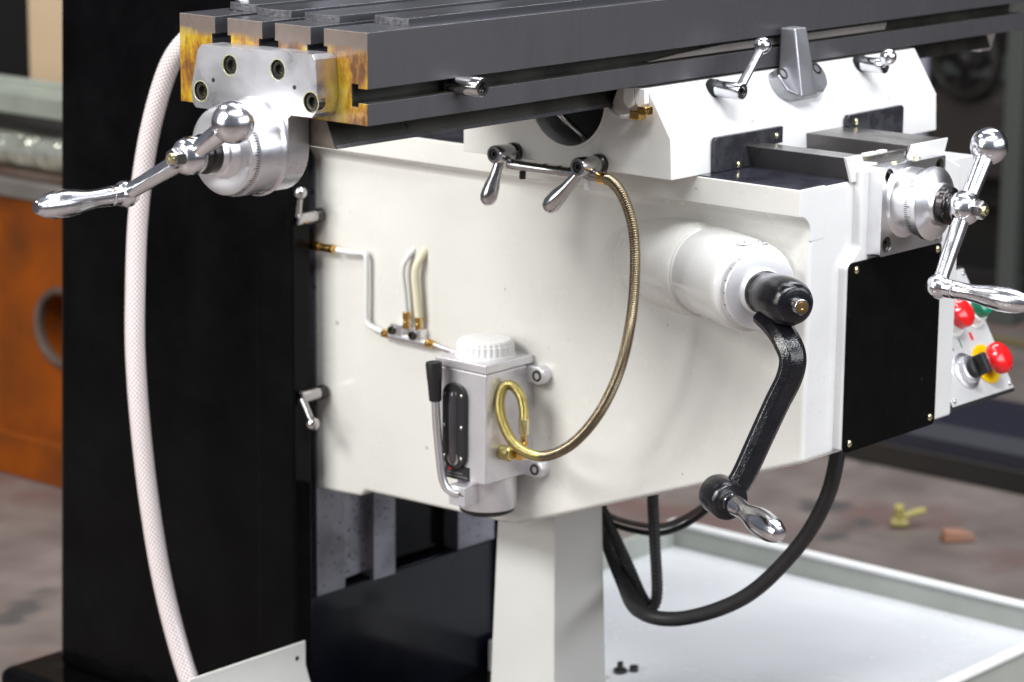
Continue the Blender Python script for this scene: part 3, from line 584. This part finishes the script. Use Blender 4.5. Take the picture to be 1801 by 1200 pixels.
obj('lever_knob', G().lathe((385, 264.2, -462), (0, 0.06, 1), [(0, 6.2), (1, 7.0), (24, 8.2), (25, 8.6), (42, 9.4), (44.5, 9.0), (45, 7.6), (43.8, 6.8), (43.8, 0)], 32), 'blkplastic', t)
for y, z in ((188.5, -436), (190.5, -545)):
    lg = obj('mounting_lug', G().lathe((483.8, y, z), (-1, 0, 0), [(-2, 11), (12, 10.4), (13.5, 9.4), (13.5, 0)], 32).box(472, 484.2, y+2, 207, z-9.5, z+9.5), 'pump', t, 0.8)
    capscrew('lug_bolt', lg, (470.6, y, z), (-1, 0, 0), 6.6, 1.2)
ft = obj('outlet_fitting', G().cyl((440, 206, -520), (440, 194, -520), 7.5, 24, 1.2).lathe((440, 186, -516), (0, 0, 1), [(-10, 6), (-9, 6.6), (2, 6.6), (3, 6)], 6), 'brass', t, 0.5)
obj('outlet_neck', G().lathe((444, 184.5, -516), (0, 0, 1), [(0, 5.2), (9, 5.2), (9.5, 3.6), (18, 3.4), (19, 3.0), (26, 3.0)], 20), 'brass', ft)
obj('outlet_nozzle', G().cyl((430, 205, -519), (430, 190, -519), 8.6, 28, 1.5), 'coil2', t)

# coiled brass hose
hp = [(396, 36.7, -186.1), (392, 23.5, -187.2), (388, 4.9, -200.1), (386, -10.9, -230.9), (386, -14.9, -272.4), (388, -9.3, -328), (392, 7.9, -386.3), (396, 37.2, -438.4), (400, 75.2, -479), (404, 114.3, -501.5), (408, 146.2, -506), (412, 174.5, -496.9), (416, 193, -476), (420, 199.5, -456), (427, 199, -442), (434, 193.3, -441.5), (440, 186, -453), (443, 183.5, -469), (444, 184, -482)]
def respace(pts, n, step):
    P = crom(pts, n); out = [P[0]]; acc = 0.0
    for a, b in zip(P[:-1], P[1:]):
        d = (b-a).length; s = step-acc
        while s <= d: out.append(a + (b-a)*(s/d)); s += step
        acc = (acc+d) % step
    return out
t = thing('oil_hose', 'coiled brass hose looping from the saddle down to the oil pump', 'hose', hp[-1])
P = respace(hp, 24, 0.6); cutk = int(len(P)*0.70)
rib = [4.9, 5.7, 6.1, 5.7]
for nm, Q, mt in (('coil', P[:cutk+1], 'coil'), ('coil', P[cutk:], 'coil2')):
    obj(nm, G().tube(Q, 0, 14, 1, rf=lambda i, N: rib[i % 4]), mt, t, ang=80)
obj('end_ferrule', G().cyl((397, 44, -186), (395, 31, -186.4), 6.4, 20, 0.6), 'brass', t)
obj('end_ferrule', G().cyl((444, 184, -479), (444, 184.4, -497), 6.4, 20, 0.6), 'zinc', t)

# oil distributor and pipes
t = thing('oil_distributor', 'small silver oil distributor with brass fittings on the knee side', 'distributor', (476, 395, -430))
db = obj('distributor_bar', G().lathe((476, 419, -424), (0, -1, -0.02), [(0, 4.6), (1, 5.4), (58, 5.4), (59, 4.6), (59, 0)], 20).box(471, 484, 366, 384, -424, -410).box(471, 484, 397, 414, -424, -409), 'alum', t, 0.6)
for y, z in ((411, -416.5), (378, -418)): capscrew('distributor_bolt', db, (470.6, y, z), (-1, 0, 0), 5.2, 3)
for a, b, r in (((476, 430, -423.6), (476, 418, -424), 4.6), ((476, 361, -425), (476, 350, -425.4), 4.8)):
    obj('brass_fitting', G().cyl(a, b, r, 6).cyl(a, ((a[0]+b[0])/2, (a[1]+b[1])/2, (a[2]+b[2])/2), r*1.1, 16), 'brass', t, 0.4)
for y in (392, 372.5):
    obj('brass_fitting', G().lathe((475, y, -412), (0, 0, 1), [(0, 4.2), (8, 4.2), (8.4, 3.4), (10, 3.4), (10.4, 4.6), (19, 4.6), (20, 3.2)], 12), 'brass', t, 0.4)
obj('riser_pipe', G().tube([(475, 392, -396), (474, 394, -372), (473, 396.5, -345), (476, 393, -330), (486, 388, -318)], 3.4, 12), 'pipe', t)
obj('riser_pipe', G().tube([(475, 372.5, -396), (474, 374.5, -372), (473, 376.5, -345), (476, 373.5, -330), (486, 371, -317)], 4.8, 12), 'pipe2', t)
obj('feed_pipe', G().tube([(476, 352, -425.2), (476, 335, -427.5), (476, 318, -429.5), (478, 290, -432)], 2.3, 10), 'alum', t)
lp = [(472, 502, -333), (474, 486, -333.5), (475, 472, -333), (475.5, 462, -332), (475.5, 458, -334), (475.5, 457, -340), (475.5, 457, -375), (475.5, 457.5, -405), (475.5, 456.5, -413), (475.5, 452, -417.5), (476, 442, -420.5), (476, 428, -423)]
obj('link_pipe', G().tube(lp, 3.3, 12, 6), 'pipe', t)
obj('brass_fitting', G().cyl((470, 541, -332.5), (471, 528, -332.6), 6.2, 6).cyl((471, 528, -332.6), (472, 512, -332.8), 5.0, 16).cyl((472, 512, -332.8), (472, 506, -333), 5.6, 8), 'brass', t, 0.4)

# ------------------------------------------------------------------ hoses and conduits
tag(obj('coolant_hose', G().tube([(330, 440, -55), (315, 500, -52), (304, 545, -62), (300, 583, -88), (300, 612, -131), (300, 640, -205), (300, 658, -290), (300, 666, -380), (300, 668, -460), (300, 661, -550), (300, 648, -640), (300, 628, -730), (300, 598, -815), (300, 560, -890), (300, 520, -960)], 12, 24, 10, uvs=True), 'braid'),
    'white braided hose hanging in front of the black column', 'hose')
def conduit(name, pts, r, label, mt='rubber', ribs=True):
    P = respace(pts, 16, 1.25) if ribs else crom(pts, 12)
    o = obj(name, G().tube(P, r, 14, 1, rf=(lambda i, N: r*(1.0 if i % 4 < 2 else 0.9)) if ribs else None), mt, ang=80)
    return tag(o, label, 'cable')
conduit('cable_conduit', ribs=False, r=8.8, label='long black cable conduit sagging from the knee front below the crank', pts=[(640, -105, -470), (628, -112, -505), (620, -104, -556), (620, -67, -619), (620, 1.6, -690), (620, 89.8, -735), (625, 157, -742), (690, 235, -735), (760, 330, -690)])
conduit('cable_conduit', [(690, 300, -600), (700, 273, -662), (700, 238, -713), (700, 213, -752), (700, 198, -765), (700, 189, -745), (700, 193.5, -686), (700, 198, -634), (700, 200, -590)], 7.2, 'short black ribbed conduit in a V loop beside the post')
for k, dz in enumerate((0, -9)):
    o = obj('thin_cable', G().tube([(740, 325, -660), (740, 305, -672+dz), (740, 280, -679+dz), (740, 227, -677+dz), (740, 188, -662+dz), (740, 146, -631+dz), (740, 113, -594), (738, 95, -560)], 3.6, 10, 8), 'greyiron' if k == 0 else 'rubber')
    tag(o, ('upper' if k == 0 else 'lower') + ' of the two thin dark cables behind the crank grip', 'cable', 'thin cables under the knee')

# ------------------------------------------------------------------ control box
t = thing('control_box', 'small push button control box on the right of the knee', 'control box', (860, -110, -490))
pn = Vector((0, -0.868, 0.496)); pu = Vector((0, 0.496, 0.868)); pc = Vector((866, -112, -410))
def onp(x, y, h=0.0): return pc + Vector((x, 0, 0)) + pu*y + pn*h
g = G().prism([(-152, -480), (-72, -342), (-10, -342), (-10, -480)], 'X', 796, 936)
obj('box_shell', g, 'blkplastic', t, 1.5)
fpn = obj('face_plate', G().add([onp(x, y, h) for h in (0.3, 2.2) for x, y in ((-66, -76), (66, -76), (66, 76), (-66, 76))], [(3, 2, 1, 0), (4, 5, 6, 7), (0, 1, 5, 4), (1, 2, 6, 5), (2, 3, 7, 6), (3, 0, 4, 7)]), 'faceplate', t, 0.6)
for x, y in ((-60, -70), (60, -70), (60, 70)): panscrew('plate_screw', fpn, onp(x, y, 2.2), pn, 3, 'steel')
def knob(name, x, y, prof, mt, seg=36, parent=t): return obj(name, G().lathe(onp(x, y, 2), pn, prof, seg), mt, parent)
knob('button_bezel', 44, 25, [(0, 22), (2, 22), (2, 17), (12, 17), (13, 15.5), (13, 0)], 'plastic'); knob('green_button', 44, 25, [(12, 14), (20, 14), (24, 11.5), (26, 6), (26.5, 0)], 'green')
knob('button_bezel', -2, 22, [(0, 22), (2, 22), (2, 17), (12, 17), (13, 15.5), (13, 0)], 'plastic'); knob('red_button', -2, 22, [(12, 17), (22, 17), (26, 13.5), (28, 7), (28.5, 0)], 'red')
knob('stop_ring', 30, -40, [(0, 24), (1.6, 24), (1.6, 0)], 'yellow'); knob('stop_neck', 30, -40, [(1.5, 11), (16, 11), (16, 0)], 'steel')
knob('stop_mushroom', 30, -40, [(15, 14), (16, 18.5), (20, 19.5), (25, 18.5), (29, 14), (31, 7), (31.5, 0)], 'red')
sk = knob('selector_bezel', -14, -41, [(0, 22), (2, 22), (3, 17), (10, 16), (11, 14), (11, 0)], 'alum')
knob('selector_knob', -14, -41, [(10, 12.5), (18, 12.5), (19, 11), (19, 0)], 'blkplastic')
kg = G(); kc = onp(-14, -41, 20)
kg.add([kc + Vector((x, 0, 0)) + pu*y + pn*h for h in (0, 14) for x, y in ((-5, -12), (5, -12), (5, 12), (-5, 12))], [(3, 2, 1, 0), (4, 5, 6, 7), (0, 1, 5, 4), (1, 2, 6, 5), (2, 3, 7, 6), (3, 0, 4, 7)])
obj('selector_grip', kg, 'blkplastic', t, 2)
def mark(x0, x1, y0, y1, mt, nm='panel_mark'): obj(nm, G().add([onp(x, y, 2.5) for x, y in ((x0, y0), (x1, y0), (x1, y1), (x0, y1))] , [(0, 1, 2, 3)]), mt, fpn)
mark(22, 27, -9, 1, 'red'); mark(-3, -1, -14, -3, 'green'); mark(-26, -20, -14, -5, 'socket')

# ------------------------------------------------------------------ background, left
t = thing('orange_machine', 'worn orange machine body with a round port, left of the column', 'machine', (1500, 2100, -1080))
ob_ = obj('machine_body', G().box(1312, 1900, 1500, 2900, -1080, -560), 'orange', t, 12, 3)
cut(ob_, G().cyl((1200, 2005, -785), (1420, 2005, -785), 62, 40))
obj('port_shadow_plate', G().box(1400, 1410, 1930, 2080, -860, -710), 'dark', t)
obj('port_rim', G().lathe((1313, 2005, -785), (-1, 0, 0), [(0, 76), (6, 74), (8, 66), (6, 61.5), (-8, 61)], 48, caps=False), 'rust', t)
obj('foot_strip', G().box(1300, 1316, 1500, 2900, -1080, -1000), 'orange', t, 4)
obj('top_deck', G().box(1300, 1900, 1500, 2900, -562, -530), 'greyiron', t, 4)
obj('top_rail', G().box(1318, 1900, 1500, 2900, -530, -514), 'rust', t, 4)
tag(obj('film_roll', G().lathe((1346, 1500, -481), (0, 1, 0), [(0, 0), (0, 33), (1400, 33), (1400, 0)], 28), 'film'), 'shiny roll wrapped in clear film on the orange machine', 'roll')
tag(obj('black_bundle', G().tube([(1355, 1500, -430), (1347, 1700, -434), (1357, 1900, -430), (1345, 2060, -435), (1355, 2300, -430), (1350, 2900, -434)], 18, 12, 8), 'dark'), 'long black bundle lying above the film wrapped roll', 'bundle')
tag(obj('green_beam', G().prism([(1335, -418), (1425, -418), (1425, -366), (1395, -366), (1395, -378), (1335, -378)], 'Y', 1500, 2900), 'palegreen', None, 4), 'pale green beam above the black bundle at far left', 'beam')
tag(obj('tan_pillar', G().box(1760, 1850, 2480, 2622, -1080, 1500).box(1750, 1860, 2475, 2627, -1080, -980), 'tan', None, 5), 'tan upright board beside the column at upper left', 'board')
tag(obj('dark_cabinet', G().box(1950, 2500, 2600, 3600, -1080, 1500).box(1940, 1950, 2650, 3400, -900, 1400), 'dark', None, 8), 'dark cabinet far behind at the upper left corner', 'cabinet')

# ------------------------------------------------------------------ background, right
t = thing('low_bench', 'low dark blue machine bed on the floor behind the knee', 'machine bed', (2700, 900, -1080))
obj('bed', G().prism([(0, -1080), (0, -1010), (20, -985), (260, -985), (280, -1010), (280, -1080)], 'Y', -400, 2600), 'navy', t)
for o in t.children: o.location.x = 2.45
obj('bed_plinth', G().box(2440, 2760, -400, 2600, -1080, -1035), 'dark', t, 4)
t = thing('dark_machine', 'dark blurred lathe standing beyond the right end of the table', 'machine', (4300, 2000, -1080))
obj('machine_bed', G().box(4000, 4900, -1500, 4200, -1080, -760), 'dark', t, 20)
obj('bed_way', G().box(3985, 4300, -1500, 4200, -760, -735), 'fariron', t, 6)
obj('carriage', G().box(3960, 4500, 1600, 2050, -735, -560), 'farpost', t, 16)
obj('apron', G().prism([(3930, -790), (3930, -600), (3960, -560), (4020, -560), (4020, -790)], 'Y', 1640, 1990), 'brown', t, 10)
obj('head_stock', G().box(4000, 4700, 2150, 3100, -735, 200), 'dark', t, 30)
obj('tail_stock', G().box(4050, 4600, 500, 1250, -735, -300), 'farpost', t, 30)
obj('hand_wheel', G().lathe((3930, 1760, -505), (-1, 0, 0), [(0, 84), (8, 96), (20, 98), (32, 92), (34, 82), (26, 76), (8, 76), (0, 84)], 40, caps=False), 'dark', t)
obj('wheel_spoke', G().box(3906, 3918, 1680, 1840, -517, -493).box(3906, 3918, 1748, 1772, -585, -425), 'dsteel', t, 3)
obj('wheel_hub', G().lathe((3960, 1760, -505), (-1, 0, 0), [(0, 34), (60, 30), (80, 20), (82, 0)], 28), 'steel', t)
obj('feed_rod', G().cyl((3945, -1500, -850), (3945, 4200, -850), 16, 16), 'dsteel', t)
obj('oil_pan', G().prism([(3860, -1000), (3880, -1000), (3900, -1040), (4000, -1040), (4000, -1060), (3890, -1060)], 'Y', -1500, 4200), 'fariron', t, 3)
tag(obj('violet_sheet', G().box(3900, 3912, 1862, 1905, -720, -430).box(3897, 3915, 1858, 1909, -735, -720), 'violet', None, 2), 'narrow pale violet panel behind the right saddle edge', 'panel')
tag(obj('grey_post', G().box(3700, 3740, 1480, 1525, -1080, -300).box(3690, 3750, 1470, 1535, -1080, -1060), 'farpost', None, 4), 'blurred grey green upright post at the right picture edge', 'post')
tag(obj('back_wall', G().box(6500, 6700, -6000, 8000, -1080, 3500).box(6480, 6500, -6000, 8000, -1080, -900), 'brown', None, 5), 'dark brown wall far behind everything on the right', 'wall')
g = G().cyl((2112, 752, -1068), (2108, 748, -1038), 9, 16, 2).cyl((2108, 750, -1060), (2150, 722, -1050), 6, 14, 2).cyl((2102, 760, -1070), (2120, 738, -1070), 8, 14, 2)
tag(obj('yellow_fitting', g, 'dullyel'), 'small yellow pipe fitting lying on the concrete floor', 'fitting')
g = G().add([(2082, 640, -1080), (2128, 600, -1080), (2138, 640, -1080), (2098, 662, -1080), (2086, 640, -1058), (2124, 606, -1062), (2132, 638, -1062), (2100, 656, -1056)], [(3, 2, 1, 0), (4, 5, 6, 7), (0, 1, 5, 4), (1, 2, 6, 5), (2, 3, 7, 6), (3, 0, 4, 7)])
tag(obj('broken_brick', g, 'terracotta', None, 5), 'broken orange brick lying on the floor near the yellow fitting', 'brick')
